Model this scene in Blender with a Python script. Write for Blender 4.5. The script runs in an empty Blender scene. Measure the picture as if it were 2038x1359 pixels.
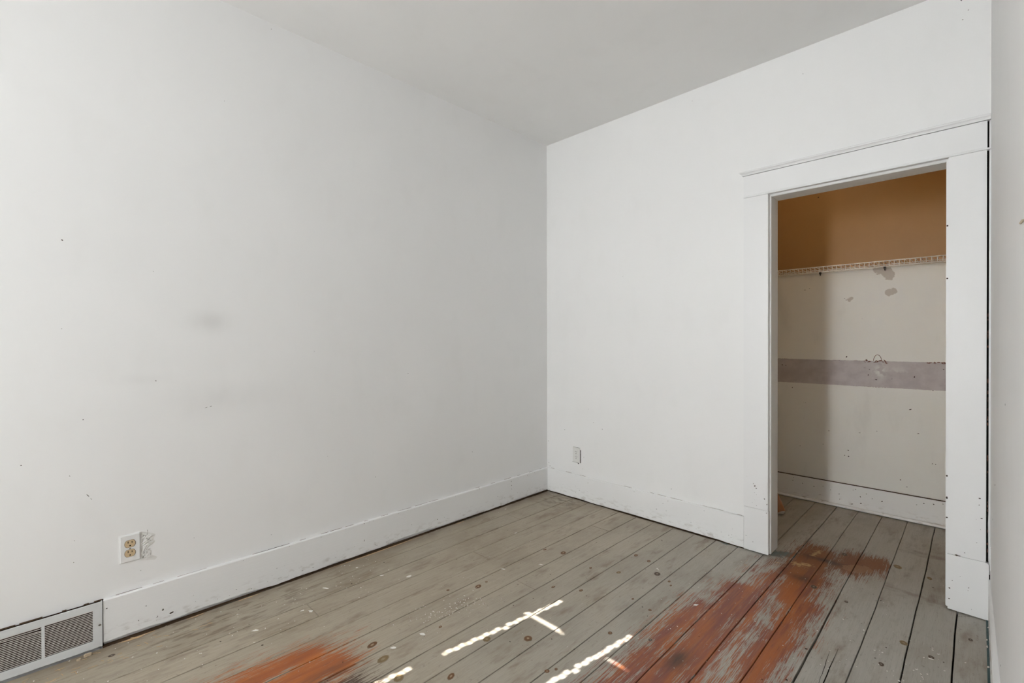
import bpy, bmesh, math, random
from mathutils import Vector, Matrix
random.seed(11)
scene = bpy.context.scene
col = scene.collection

# ------------------------------------------------------------------ camera
cam_d = bpy.data.cameras.new('camera')
cam_d.sensor_width = 36.0
cam_d.lens = 36.0 * 935.13 / 2038.0
cam_d.clip_start = 0.01
cam = bpy.data.objects.new('camera', cam_d)
col.objects.link(cam)
YAW, PITCH, ROLL = 0.782115, -0.004353, -0.001759
fw = Vector((-math.sin(YAW) * math.cos(PITCH), math.cos(YAW) * math.cos(PITCH), math.sin(PITCH)))
rt = Vector((math.cos(YAW), math.sin(YAW), 0))
up = rt.cross(fw)
r2 = rt * math.cos(ROLL) + up * math.sin(ROLL)
u2 = -rt * math.sin(ROLL) + up * math.cos(ROLL)
m = Matrix((r2, u2, -fw)).transposed().to_4x4()
m.translation = Vector((2.4975, -2.9194, 1.2258))
cam.matrix_world = m
scene.camera = cam

# ------------------------------------------------------------------ view, world, lights
vs = scene.view_settings
vs.view_transform = 'Standard'
vs.look = 'None'
vs.gamma = 1.0
vs.use_curve_mapping = False
vs.exposure = 0.10
scene.cycles.use_denoising = True
scene.cycles.max_bounces = 7
scene.cycles.diffuse_bounces = 5
scene.cycles.use_adaptive_sampling = True
scene.cycles.adaptive_threshold = 0.2
scene.cycles.adaptive_min_samples = 16
scene.cycles.sample_clamp_indirect = 6.0

world = bpy.data.worlds.new('world')
scene.world = world
world.use_nodes = True
wbg = world.node_tree.nodes['Background']
wbg.inputs[0].default_value = (0.62, 0.75, 1.0, 1)
wbg.inputs[1].default_value = 0.9

FY = -6.0             # inner face of the window wall, behind the camera
CEIL = 2.8
SUN_SLOPE = 0.45      # drop per metre travelled in +y


def add_sun():
    d = bpy.data.lights.new('sun', 'SUN')
    d.energy = 46.0
    d.color = (1.0, 0.98, 0.95)
    d.angle = math.radians(0.11)
    o = bpy.data.objects.new('sun', d)
    col.objects.link(o)
    v = Vector((0.155, 1.0, -SUN_SLOPE))
    o.rotation_euler = v.to_track_quat('-Z', 'Y').to_euler()
    o.location = (0, -12, 9)


def area(name, loc, direction, w, h, watts, color, spread=180):
    """area lamp inside a covered window, standing in for daylight"""
    d = bpy.data.lights.new(name, 'AREA')
    d.shape = 'RECTANGLE'
    d.size = w
    d.size_y = h
    d.energy = watts
    d.color = color
    d.spread = math.radians(spread)
    o = bpy.data.objects.new(name, d)
    col.objects.link(o)
    o.location = loc
    o.rotation_euler = Vector(direction).to_track_quat('-Z', 'Y').to_euler()


DAY = (0.962, 0.983, 1.0)
add_sun()
area('daylight_shade', (1.38, FY + 0.05, 1.62), (0.0, 1, 0.05), 0.42, 1.55, 46.0, DAY, 122)
# added fill lamp inside the closed blind, aimed up to brighten the ceiling
area('daylight_blind', (0.615, FY + 0.06, 1.47), (1.2, 0.65, 1.0), 0.62, 1.4, 33.0, DAY, 150)


# ------------------------------------------------------------------ node helpers
class B:
    """small expression builder for shader node trees"""
    def __init__(self, name):
        self.mat = bpy.data.materials.new(name)
        self.mat.use_nodes = True
        self.t = self.mat.node_tree
        self.bsdf = self.t.nodes['Principled BSDF']
        self._p = None

    def n(self, typ):
        return self.t.nodes.new(typ)

    def put(self, sock, v):
        if isinstance(v, (int, float)):
            try:
                sock.default_value = v
            except TypeError:
                sock.default_value = (v, v, v, 1)[:len(sock.default_value)]
        elif isinstance(v, tuple):
            sock.default_value = v if len(v) == len(sock.default_value) else (*v, 1)
        else:
            self.t.links.new(v, sock)

    def m(self, op, a, b=0.0, c=0.0):
        nd = self.n('ShaderNodeMath')
        nd.operation = op
        self.put(nd.inputs[0], a)
        self.put(nd.inputs[1], b)
        self.put(nd.inputs[2], c)
        return nd.outputs[0]

    def add(self, *a):
        r = a[0]
        for x in a[1:]:
            r = self.m('ADD', r, x)
        return r

    def sub(self, a, b): return self.m('SUBTRACT', a, b)
    def mul(self, a, b): return self.m('MULTIPLY', a, b)
    def mad(self, a, b, c): return self.m('MULTIPLY_ADD', a, b, c)
    def mx(self, a, b): return self.m('MAXIMUM', a, b)
    def mn(self, a, b): return self.m('MINIMUM', a, b)

    def pos(self):
        if self._p is None:
            g = self.n('ShaderNodeNewGeometry')
            s = self.n('ShaderNodeSeparateXYZ')
            self.t.links.new(g.outputs['Position'], s.inputs[0])
            self._p = s.outputs
        return self._p

    def obj(self):
        g = self.n('ShaderNodeTexCoord')
        s = self.n('ShaderNodeSeparateXYZ')
        self.t.links.new(g.outputs['Object'], s.inputs[0])
        return s.outputs

    def rand(self):
        return self.n('ShaderNodeObjectInfo').outputs['Random']

    def vec(self, x, y, z):
        c = self.n('ShaderNodeCombineXYZ')
        for i, v in enumerate((x, y, z)):
            self.put(c.inputs[i], v)
        return c.outputs[0]

    def noise(self, sx, sy, sz, detail=3, rough=0.55, src=None, off=0.0):
        p = src or self.pos()
        nd = self.n('ShaderNodeTexNoise')
        v = self.vec(self.mad(p[0], sx, off), self.mad(p[1], sy, off), self.mad(p[2], sz, off))
        self.t.links.new(v, nd.inputs['Vector'])
        nd.inputs['Scale'].default_value = 1.0
        nd.inputs['Detail'].default_value = detail
        nd.inputs['Roughness'].default_value = rough
        return nd.outputs['Fac']

    def ss(self, v, lo, hi, a=0.0, b=1.0):
        nd = self.n('ShaderNodeMapRange')
        nd.interpolation_type = 'SMOOTHSTEP'
        self.put(nd.inputs['Value'], v)
        nd.inputs['From Min'].default_value = lo
        nd.inputs['From Max'].default_value = hi
        nd.inputs['To Min'].default_value = a
        nd.inputs['To Max'].default_value = b
        return nd.outputs['Result']

    def mix(self, f, a, b):
        nd = self.n('ShaderNodeMix')
        nd.data_type = 'RGBA'
        self.put(nd.inputs[0], f)
        self.put(nd.inputs[6], a)
        self.put(nd.inputs[7], b)
        return nd.outputs[2]

    def capsule(self, u, v, x0, y0, x1, y1, r):
        """r minus the distance to a segment: positive inside"""
        dx, dy = x1 - x0, y1 - y0
        L2 = max(dx * dx + dy * dy, 1e-9)
        pu, pv = self.sub(u, x0), self.sub(v, y0)
        h = self.m('ADD', self.mul(pu, dx / L2), self.mul(pv, dy / L2))
        h.node.use_clamp = True
        ex = self.sub(pu, self.mul(h, dx))
        ey = self.sub(pv, self.mul(h, dy))
        d = self.m('SQRT', self.add(self.mul(ex, ex), self.mul(ey, ey)))
        return self.sub(r, d)

    def gauss(self, u, v, u0, v0, su, sv):
        a = self.mul(self.sub(u, u0), 1 / su)
        b = self.mul(self.sub(v, v0), 1 / sv)
        return self.m('POWER', 2.718, self.mul(self.add(self.mul(a, a), self.mul(b, b)), -1.0))

    def done(self, color, rough=0.6, bump=None, bstr=0.3, bdist=0.002, spec=0.4):
        self.put(self.bsdf.inputs['Base Color'], color)
        self.put(self.bsdf.inputs['Roughness'], rough)
        self.bsdf.inputs['Specular IOR Level'].default_value = spec
        if bump is not None:
            bn = self.n('ShaderNodeBump')
            bn.inputs['Strength'].default_value = bstr
            bn.inputs['Distance'].default_value = bdist
            self.put(bn.inputs['Height'], bump)
            self.t.links.new(bn.outputs[0], self.bsdf.inputs['Normal'])
        return self.mat


def flat(name, c, rough=0.6, var=0.06, sc=60, spec=0.4, metal=0.0):
    b = B(name)
    n = b.noise(sc, sc, sc, 2)
    lo = tuple(x * (1 - var) for x in c)
    hi = tuple(min(1, x * (1 + var)) for x in c)
    b.bsdf.inputs['Metallic'].default_value = metal
    return b.done(b.mix(n, lo, hi), rough, None, 0.1, 0.001, spec)


# ------------------------------------------------------------------ materials
WALL = (0.872, 0.870, 0.862)


def mat_wall(name, base, smudges=(), axis='x', ripple=False):
    b = B(name)
    p = b.pos()
    u = p[1] if axis == 'x' else p[0]
    v = p[2]
    big = b.noise(1.6, 1.6, 1.6, 1)
    mid = b.noise(7, 7, 4, 2)
    c = b.mix(big, tuple(x * 0.975 for x in base), tuple(min(1, x * 1.02) for x in base))
    c = b.mix(b.ss(mid, 0.5, 0.8, 0, 0.25), c, tuple(x * q for x, q in zip(base, (0.93, 0.93, 0.92))))
    for (u0, v0, su, sv, amt) in smudges:
        g = b.gauss(u, v, u0, v0, su, sv)
        g = b.mul(g, b.ss(mid, 0.25, 0.7, 0.45 * amt, amt))
        c = b.mix(g, c, (0.30, 0.28, 0.25))
    h = None
    if ripple:
        w = b.m('SINE', b.add(b.mul(v, 300), b.mul(b.noise(6, 6, 3, 0), 9)))
        h = b.mul(b.mul(w, 0.35), b.gauss(u, v, 1.29, 1.95, 0.09, 0.20))
    return b.done(c, 0.55, h, 0.3, 0.0006, 0.35)


M_wall_left = mat_wall('white_wall_paint_smudged', WALL,
                       [(-2.37, 1.31, 0.085, 0.045, 0.16), (-2.30, 0.95, 0.20, 0.07, 0.13),
                        (-2.62, 1.06, 0.09, 0.02, 0.05), (-1.7, 0.9, 0.3, 0.25, 0.03)], 'x')
M_wall_back = mat_wall('white_wall_paint', WALL, [(0.2, 1.2, 0.25, 0.5, 0.025)], 'y', True)
M_wall_plain = mat_wall('white_wall_paint_plain', WALL, [], 'x')
M_ceiling = mat_wall('ceiling_paint', (0.92, 0.918, 0.905), [], 'y')


def mat_trim():
    b = B('white_trim_paint')
    p = b.pos()
    n1 = b.noise(4, 4, 4, 3)
    streak = b.noise(7, 7, 130, 3)
    c = b.mix(n1, (0.85, 0.85, 0.845), (0.89, 0.89, 0.885))
    # dusty scuffs near the floor, with their own broken shape
    dirt = b.mul(b.ss(p[2], 0.10, 0.0, 0, 0.55), b.ss(b.noise(22, 22, 60, 4), 0.52, 0.72))
    c = b.mix(dirt, c, (0.40, 0.36, 0.31))
    return b.done(c, 0.42, streak, 0.45, 0.0012, 0.45)


def mat_trim_v():
    b = B('white_casing_paint')
    n1 = b.noise(4, 4, 2, 3)
    c = b.mix(n1, (0.82, 0.82, 0.818), (0.865, 0.865, 0.862))
    return b.done(c, 0.4, b.noise(110, 110, 8, 2), 0.3, 0.0008, 0.45)


M_trim = mat_trim()
M_casing = mat_trim_v()
M_jamb = flat('grey_jamb_paint', (0.80, 0.80, 0.785), 0.45, 0.04, 12)
M_gap = flat('dark_bare_wood', (0.075, 0.047, 0.028), 0.9, 0.5, 45, 0.1)  # dark brown standing in for the shade inside narrow gaps
M_black = flat('black_gap', (0.012, 0.010, 0.008), 0.95, 0.4, 60, 0.05)
M_teal = flat('teal_old_paint', (0.055, 0.10, 0.10), 0.6, 0.5, 60)
M_raw = flat('raw_splinter_wood', (0.60, 0.42, 0.24), 0.7, 0.25, 90)
M_chip_dark = flat('chipped_paint_dark', (0.07, 0.052, 0.04), 0.9, 0.6, 200, 0.1)
M_chip_brown = flat('chipped_paint_brown', (0.17, 0.075, 0.05), 0.9, 0.6, 200, 0.1)
M_fleck = flat('paint_fleck_white', (0.82, 0.80, 0.75), 0.6, 0.1, 100)
M_plastic = flat('white_plastic', (0.80, 0.80, 0.79), 0.3, 0.01, 30, 0.5)
M_painted = flat('painted_over_plastic', (0.77, 0.765, 0.74), 0.45, 0.03, 60, 0.4)
M_almond = flat('almond_plastic', (0.62, 0.47, 0.29), 0.35, 0.04, 80, 0.5)
M_slot = flat('dark_slot', (0.012, 0.008, 0.006), 0.8, 0.2, 50, 0.1)
M_screw = flat('screw_steel', (0.45, 0.43, 0.40), 0.35, 0.2, 120, 0.5, 0.9)
M_vent = flat('register_enamel', (0.70, 0.71, 0.71), 0.4, 0.05, 30)
M_slat = flat('register_louver_enamel', (0.74, 0.68, 0.64), 0.5, 0.15, 60)
M_duct = flat('duct_dark', (0.030, 0.014, 0.011), 0.9, 0.3, 30, 0.1)
M_wire = flat('white_coated_wire', (0.86, 0.83, 0.77), 0.35, 0.05, 60, 0.5)
M_clip = flat('shelf_clip_dark', (0.03, 0.027, 0.025), 0.5, 0.2, 60)
M_plaster = flat('bare_plaster', (0.52, 0.42, 0.30), 0.9, 0.1, 120, 0.1)
M_peel = flat('peeled_paper', (0.60, 0.52, 0.40), 0.9, 0.15, 80, 0.1)
M_sub = flat('subfloor_dark', (0.030, 0.022, 0.016), 0.95, 0.5, 20, 0.05)
M_blind = flat('blind_vinyl', (0.80, 0.79, 0.76), 0.5, 0.02, 20)
M_frame = flat('window_frame_paint', (0.74, 0.73, 0.70), 0.5, 0.03, 10)


def mat_glass():
    b = B('window_glass')
    tr = b.n('ShaderNodeBsdfTransparent')
    gl = b.n('ShaderNodeBsdfGlossy')
    gl.inputs['Roughness'].default_value = 0.02
    mxs = b.n('ShaderNodeMixShader')
    mxs.inputs[0].default_value = 0.06
    b.t.links.new(tr.outputs[0], mxs.inputs[1])
    b.t.links.new(gl.outputs[0], mxs.inputs[2])
    b.t.links.new(mxs.outputs[0], b.t.nodes['Material Output'].inputs['Surface'])
    return b.mat


M_glass = mat_glass()


def mat_closet():
    """brown paint above the shelf, off-white below, mauve-grey ghost of a removed cleat"""
    b = B('closet_wall_paint')
    p = b.pos()
    x, z = p[0], p[2]
    n = b.noise(5, 5, 5, 4)
    fine = b.noise(60, 60, 60, 3)
    white = b.mix(b.noise(2.5, 2.5, 2.5, 3), (0.80, 0.795, 0.755), (0.86, 0.855, 0.82))
    glare = b.mul(b.gauss(x, z, 2.0, 1.47, 0.24, 0.17), b.ss(b.noise(9, 9, 6, 4), 0.35, 0.75))  # glare on the lit wall, painted in as a soft patch
    white = b.mix(glare, white, (0.80, 0.80, 0.79))
    sm2 = b.mul(b.ss(b.noise(6, 6, 2.2, 4), 0.56, 0.75), 0.14)
    white = b.mix(sm2, white, (0.40, 0.37, 0.33))
    brown = b.mix(n, (0.36, 0.195, 0.070), (0.42, 0.24, 0.095))
    mauve = b.mix(b.ss(b.noise(14, 14, 14, 4), 0.3, 0.7), (0.45, 0.405, 0.41), (0.54, 0.495, 0.495))
    blot = b.mul(b.gauss(x, z, 2.01, 1.0, 0.035, 0.05), b.ss(b.noise(30, 30, 30, 3), 0.4, 0.55))
    blot2 = b.mul(b.gauss(x, z, 2.10, 1.0, 0.14, 0.03), b.ss(b.noise(18, 18, 18, 3), 0.5, 0.7, 0, 0.5))
    mauve = b.mix(b.mx(blot, blot2), mauve, (0.70, 0.70, 0.66))
    jag = b.mul(b.sub(fine, 0.5), 0.006)
    zj = b.add(z, jag)
    in_band = b.mul(b.ss(zj, 0.8865, 0.8895), b.ss(zj, 1.0725, 1.0695))
    c = b.mix(in_band, white, mauve)
    # bare beige patches where paint pulled off
    wob = b.mul(b.sub(b.noise(26, 26, 26, 3), 0.5), 0.05)
    pa = b.mx(b.capsule(x, z, 2.06, 1.545, 2.085, 1.548, 0.026), b.capsule(x, z, 1.832, 1.503, 1.845, 1.52, 0.014))
    pa = b.mx(pa, b.capsule(x, z, 2.035, 1.70, 2.06, 1.665, 0.036))
    pa = b.mx(pa, b.capsule(x, z, 1.995, 1.71, 2.02, 1.70, 0.030))
    pm = b.ss(b.add(pa, wob), 0.0, 0.006)
    c = b.mix(b.mul(pm, 0.85), c, (0.50, 0.45, 0.40))
    up_ = b.ss(b.add(z, b.mul(jag, 0.6)), 1.728, 1.734)
    c = b.mix(up_, c, brown)
    return b.done(c, 0.47, None, 0.3, 0.0015, 0.4)


M_closet = mat_closet()


def mat_floor(part):
    """grey floor paint; part 'strip' and 'patch' are worn through to orange and red-brown boards"""
    b = B({'plain': 'grey_floor_paint', 'strip': 'worn_grey_floor_paint_strip', 'patch': 'worn_grey_floor_paint_patch'}[part])
    p = b.pos()
    x, y = p[0], p[1]
    rnd = b.rand()
    grain = b.noise(95, 3.2, 3, 4, 0.7)
    fine = b.noise(330, 11, 3, 2) if part != 'plain' else None
    blot = b.noise(3.4, 2.4, 3, 4, 0.6)
    blot2 = b.noise(16, 4.5, 3, 4, 0.65, off=7.3)
    # grey paint: dirtier, browner towards the left wall, cleaner and cooler to the right
    warm = b.mix(grain, (0.345, 0.289, 0.212), (0.490, 0.430, 0.340))
    cool = b.mix(grain, (0.365, 0.346, 0.304), (0.500, 0.482, 0.440))
    side = b.ss(b.add(x, b.mul(b.sub(blot, 0.5), 1.6)), 0.55, 2.0)
    c = b.mix(side, warm, cool)
    c = b.mix(b.ss(rnd, 0, 1, 0.0, 0.22), c, (0.27, 0.25, 0.20))
    scr = b.noise(420, 16, 3, 2, 0.6, off=2.2)
    c = b.mix(b.ss(scr, 0.56, 0.72, 0, 0.30), c, (0.15, 0.115, 0.08))
    c = b.mix(b.ss(scr, 0.42, 0.30, 0, 0.22), c, (0.52, 0.50, 0.46))
    # grimy stains
    st = b.mul(b.ss(blot2, 0.50, 0.76), 0.56)
    c = b.mix(st, c, (0.170, 0.112, 0.064))
    c = b.mix(b.ss(blot, 0.42, 0.72, 0, 0.34), c, (0.225, 0.165, 0.100))
    spk = b.noise(75, 48, 3, 3, 0.7, off=9.1)
    c = b.mix(b.ss(spk, 0.62, 0.74, 0, 0.5), c, (0.12, 0.085, 0.055))
    if part == 'plain':
        # dirt trodden in along the left wall and the far corner
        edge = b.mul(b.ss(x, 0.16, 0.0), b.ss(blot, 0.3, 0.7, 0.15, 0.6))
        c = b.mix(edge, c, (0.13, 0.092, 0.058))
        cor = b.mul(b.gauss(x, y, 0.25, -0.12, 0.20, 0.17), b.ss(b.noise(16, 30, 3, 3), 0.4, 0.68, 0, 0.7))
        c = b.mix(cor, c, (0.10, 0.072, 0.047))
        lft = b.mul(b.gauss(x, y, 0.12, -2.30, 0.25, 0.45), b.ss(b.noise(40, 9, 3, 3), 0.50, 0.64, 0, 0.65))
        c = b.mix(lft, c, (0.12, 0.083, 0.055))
    # old teal paint against the door casing
    if part == 'strip':
        wt = b.mul(b.sub(b.noise(22, 22, 3, 3), 0.5), 0.10)
        te = b.capsule(x, y, 1.66, 0.03, 1.76, 0.10, 0.045)
        te = b.mx(te, b.capsule(x, y, 1.40, -0.012, 1.66, -0.02, 0.012))
        c = b.mix(b.ss(b.add(te, wt), -0.005, 0.02, 0, 0.8), c, (0.07, 0.125, 0.13))
    if part == 'plain':
        # faint brown drag stains across the threshold
        th = b.capsule(x, y, 2.12, 0.05, 2.45, 0.0, 0.05)
        th = b.mx(th, b.capsule(x, y, 2.1, 0.62, 2.5, 0.62, 0.06))
        c = b.mix(b.ss(b.add(th, b.mul(b.sub(b.noise(14, 20, 3, 3), 0.5), 0.22)), 0.0, 0.08, 0, 0.45), c, (0.16, 0.095, 0.055))
        return b.done(c, b.add(b.mul(blot, 0.25), 0.36), grain, 0.35, 0.0012, 0.4)

    # ---- wear through to the boards
    n1 = b.mul(b.sub(b.noise(240, 8.5, 3, 4, 0.75), 0.5), 0.30)
    n2 = b.mul(b.sub(b.noise(75, 3.2, 3, 3, 0.6, off=3.1), 0.5), 0.15)
    n3 = b.mul(b.sub(b.noise(9, 7, 3, 3, 0.6, off=1.7), 0.5), 0.12)
    if part == 'strip':
        segs = [(1.58, -1.9, 1.585, -0.78, 0.046), (1.68, -1.9, 1.69, -0.50, 0.080), (1.765, -1.9, 1.75, -0.22, 0.048),
                (1.90, -1.9, 1.915, -0.42, 0.062), (1.875, -0.42, 1.86, 0.22, 0.085),
                (1.79, -0.15, 1.82, 0.28, 0.058), (1.98, 0.14, 2.07, 0.27, 0.105), (1.655, -0.25, 1.72, 0.0, 0.006)]
    else:
        segs = [(0.605, -2.75, 0.66, -2.17, 0.052), (0.74, -2.75, 0.765, -2.13, 0.082), (0.89, -2.75, 0.93, -2.14, 0.058),
                (0.52, -2.4, 0.62, -1.98, -0.045)]
    w = b.capsule(x, y, *segs[0])
    for sg in segs[1:]:
        w = b.mx(w, b.capsule(x, y, *sg))
    wear = b.add(w, n1, n2, n3)
    sc2 = b.noise(280, 9, 3, 3, 0.7, off=4.4)
    mask = b.ss(wear, 0.0, 0.010)
    mask = b.mul(mask, b.ss(b.add(sc2, b.mul(wear, -0.5)), 0.60, 0.53))
    mask = b.mx(mask, b.mul(b.ss(wear, -0.085, -0.02), b.ss(sc2, 0.52, 0.60)))
    halo = b.mul(b.ss(wear, -0.07, 0.0), 0.25)
    c = b.mix(halo, c, (0.215, 0.155, 0.115))
    tone = b.noise(26, 2.4, 3, 4, 0.6, off=5.5)
    if part == 'strip':
        wood = b.mix(b.ss(tone, 0.38, 0.64), (0.365, 0.108, 0.030), (0.225, 0.072, 0.050))
        wood = b.mix(b.ss(grain, 0.45, 0.75, 0, 0.55), wood, (0.40, 0.155, 0.055))
        near = b.ss(y, -0.45, 0.15, 0, 0.75)
        wood = b.mix(near, wood, b.mix(tone, (0.215, 0.090, 0.034), (0.130, 0.058, 0.028)))
        # burnt dark knots inside the worn strip
        kd = b.mx(b.gauss(x, y, 1.68, -1.20, 0.035, 0.07), b.gauss(x, y, 1.86, -0.17, 0.055, 0.04))
        kd = b.mx(kd, b.gauss(x, y, 1.90, 0.14, 0.11, 0.03))
        wood = b.mix(b.mul(kd, b.ss(blot2, 0.3, 0.6, 0.35, 0.85)), wood, (0.05, 0.032, 0.024))
        # splintered yellow wood by the threshold
        yl = b.add(b.mx(b.capsule(x, y, 1.79, -0.015, 1.845, 0.015, 0.026), b.capsule(x, y, 1.835, 0.17, 1.845, 0.26, 0.018)),
                   b.mul(b.sub(b.noise(45, 60, 3, 3), 0.5), 0.10))
        wood = b.mix(b.ss(yl, 0.0, 0.02, 0, 0.9), wood, b.mix(b.noise(120, 60, 3, 2), (0.36, 0.20, 0.085), (0.66, 0.48, 0.24)))
        # flat tan filler patch
        fl = b.add(b.capsule(x, y, 2.02, 0.13, 2.06, 0.17, 0.045), b.mul(b.sub(b.noise(30, 30, 3, 2), 0.5), 0.05))
        wood = b.mix(b.ss(fl, 0.0, 0.004, 0, 0.9), wood, (0.30, 0.145, 0.07))
    else:
        # the left patch runs bright orange to dark brown
        wood = b.mix(b.ss(tone, 0.3, 0.7), (0.47, 0.140, 0.026), (0.33, 0.095, 0.030))
        dk = b.ss(b.add(x, b.mul(b.sub(tone, 0.5), 0.3)), 0.76, 0.92)
        wood = b.mix(dk, wood, (0.085, 0.048, 0.030))
    c = b.mix(mask, c, wood)
    # dark grain lines opened up where the boards are worn
    gl = b.mul(b.mul(b.ss(wear, -0.02, 0.05), b.ss(fine, 0.62, 0.72)), 0.55)
    c = b.mix(gl, c, (0.06, 0.042, 0.032))
    return b.done(c, b.add(b.mul(blot, 0.25), 0.36), grain, 0.35, 0.0012, 0.4)


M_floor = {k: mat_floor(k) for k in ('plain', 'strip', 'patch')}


def mat_knot(name, ring, inner, halo):
    b = B(name)
    o = b.obj()
    r = b.m('SQRT', b.add(b.mul(o[0], o[0]), b.mul(o[1], o[1])))
    wob = b.mul(b.sub(b.noise(160, 160, 160, 2), 0.5), 0.35)
    r = b.add(r, wob)
    c = b.mix(b.ss(r, 0.25, 0.42), inner, ring)
    c = b.mix(b.ss(r, 0.78, 1.0), c, halo)
    return b.done(c, 0.6, b.noise(120, 120, 120, 2), 0.3, 0.001)


GREY = (0.29, 0.26, 0.215)
M_knot_brown = mat_knot('knot_brown', (0.150, 0.072, 0.030), (0.36, 0.26, 0.165), (0.25, 0.185, 0.12))
M_knot_olive = mat_knot('knot_olive', (0.215, 0.150, 0.072), (0.30, 0.235, 0.145), (0.31, 0.255, 0.18))
M_knot_dark = mat_knot('knot_dark', (0.085, 0.058, 0.042), (0.26, 0.215, 0.17), (0.26, 0.21, 0.16))


def mat_wood_leg():
    b = B('orange_varnished_wood')
    g = b.noise(40, 40, 5, 4)
    c = b.mix(g, (0.30, 0.115, 0.035), (0.42, 0.18, 0.06))
    return b.done(c, 0.35, g, 0.2, 0.001, 0.5)


M_leg = mat_wood_leg()


# ------------------------------------------------------------------ mesh helpers
def tag(o, label=None, cat=None, group=None, kind=None):
    if label:
        o['label'] = label
    if cat:
        o['category'] = cat
    if group:
        o['group'] = group
    if kind:
        o['kind'] = kind
    return o


def mesh(name, verts, faces, mat, parent=None, smooth=False):
    me = bpy.data.meshes.new(name)
    me.from_pydata([tuple(v) for v in verts], [], faces)
    me.materials.append(mat)
    me.update()
    if smooth:
        for f in me.polygons:
            f.use_smooth = True
    o = bpy.data.objects.new(name, me)
    col.objects.link(o)
    o.parent = parent
    return o


def empty(name, loc=(0, 0, 0), rz=0.0):
    o = bpy.data.objects.new(name, None)
    o.empty_display_size = 0.05
    o.location = loc
    o.rotation_euler = (0, 0, rz)
    col.objects.link(o)
    return o


def bm_obj(name, bm, mat, parent=None, smooth=False):
    bmesh.ops.recalc_face_normals(bm, faces=bm.faces)
    me = bpy.data.meshes.new(name)
    bm.to_mesh(me)
    bm.free()
    me.materials.append(mat)
    if smooth:
        for f in me.polygons:
            f.use_smooth = True
    o = bpy.data.objects.new(name, me)
    col.objects.link(o)
    o.parent = parent
    return o


def bm_box(bm, x0, x1, y0, y1, z0, z1):
    v = [bm.verts.new(c) for c in ((x0, y0, z0), (x1, y0, z0), (x1, y1, z0), (x0, y1, z0),
                                   (x0, y0, z1), (x1, y0, z1), (x1, y1, z1), (x0, y1, z1))]
    for f in ((0, 3, 2, 1), (4, 5, 6, 7), (0, 1, 5, 4), (1, 2, 6, 5), (2, 3, 7, 6), (3, 0, 4, 7)):
        bm.faces.new([v[i] for i in f])


def box(name, x0, x1, y0, y1, z0, z1, mat, parent=None, bevel=0.0, seg=2):
    bm = bmesh.new()
    bm_box(bm, x0, x1, y0, y1, z0, z1)
    if bevel:
        bmesh.ops.bevel(bm, geom=bm.edges[:], offset=bevel, segments=seg, affect='EDGES')
    return bm_obj(name, bm, mat, parent)


def cyl(name, r, h, mat, parent=None, seg=16, axis='y', loc=(0, 0, 0), bevel=0.0):
    bm = bmesh.new()
    bmesh.ops.create_cone(bm, cap_ends=True, segments=seg, radius1=r, radius2=r, depth=h)
    if axis == 'y':
        bmesh.ops.rotate(bm, verts=bm.verts, cent=(0, 0, 0), matrix=Matrix.Rotation(math.pi / 2, 3, 'X'))
    if axis == 'x':
        bmesh.ops.rotate(bm, verts=bm.verts, cent=(0, 0, 0), matrix=Matrix.Rotation(math.pi / 2, 3, 'Y'))
    if bevel:
        bmesh.ops.bevel(bm, geom=[e for e in bm.edges if len(e.link_faces) == 2 and any(len(f.verts) > 4 for f in e.link_faces)],
                        offset=bevel, segments=2, affect='EDGES')
    bmesh.ops.translate(bm, verts=bm.verts, vec=loc)
    return bm_obj(name, bm, mat, parent)


def tube(name, pts, r, mat, parent=None, seg=8):
    """round rod through a list of points"""
    verts, faces = [], []
    pts = [Vector(p) for p in pts]
    for i, p in enumerate(pts):
        d = (pts[min(i + 1, len(pts) - 1)] - pts[max(i - 1, 0)]).normalized()
        a = d.orthogonal().normalized() if i == 0 else (a - d * a.dot(d)).normalized()
        bb = d.cross(a)
        rr = r[i] if isinstance(r, (list, tuple)) else r
        for k in range(seg):
            t = 2 * math.pi * k / seg
            verts.append(p + (a * math.cos(t) + bb * math.sin(t)) * rr)
    for i in range(len(pts) - 1):
        for k in range(seg):
            k2 = (k + 1) % seg
            faces.append((i * seg + k, i * seg + k2, (i + 1) * seg + k2, (i + 1) * seg + k))
    faces.append(tuple(range(seg))[::-1])
    faces.append(tuple((len(pts) - 1) * seg + k for k in range(seg)))
    return mesh(name, verts, faces, mat, parent, True)


def blobs(name, items, place, mat, parent=None, jag=0.45, thick=0.0006, nseg=8, scale=1.0):
    """small irregular raised chips; place(u, v, h) -> world point"""
    verts, faces = [], []
    rnd = random.Random(name)
    for it in items:
        u, v, r = it[0], it[1], it[2] * scale
        el = it[3] if len(it) > 3 else rnd.uniform(0.6, 1.6)
        an = it[4] if len(it) > 4 else rnd.uniform(0, math.pi)
        b0 = len(verts)
        ring = []
        for k in range(nseg):
            t = 2 * math.pi * k / nseg
            q = r * rnd.uniform(1 - jag, 1 + jag)
            a, b2 = q * math.cos(t) * math.sqrt(el), q * math.sin(t) / math.sqrt(el)
            ring.append((u + a * math.cos(an) - b2 * math.sin(an), v + a * math.sin(an) + b2 * math.cos(an)))
        for (a, b2) in ring:
            verts.append(place(a, b2, 0.0))
        for (a, b2) in ring:
            verts.append(place(u + (a - u) * 0.85, v + (b2 - v) * 0.85, thick))
        faces.append(tuple(b0 + nseg + k for k in range(nseg)))
        for k in range(nseg):
            k2 = (k + 1) % nseg
            faces.append((b0 + k, b0 + k2, b0 + nseg + k2, b0 + nseg + k))
    bm = bmesh.new()
    me = bpy.data.meshes.new('tmp')
    me.from_pydata([tuple(q) for q in verts], [], faces)
    bm.from_mesh(me)
    bpy.data.meshes.remove(me)
    return bm_obj(name, bm, mat, parent)


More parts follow.
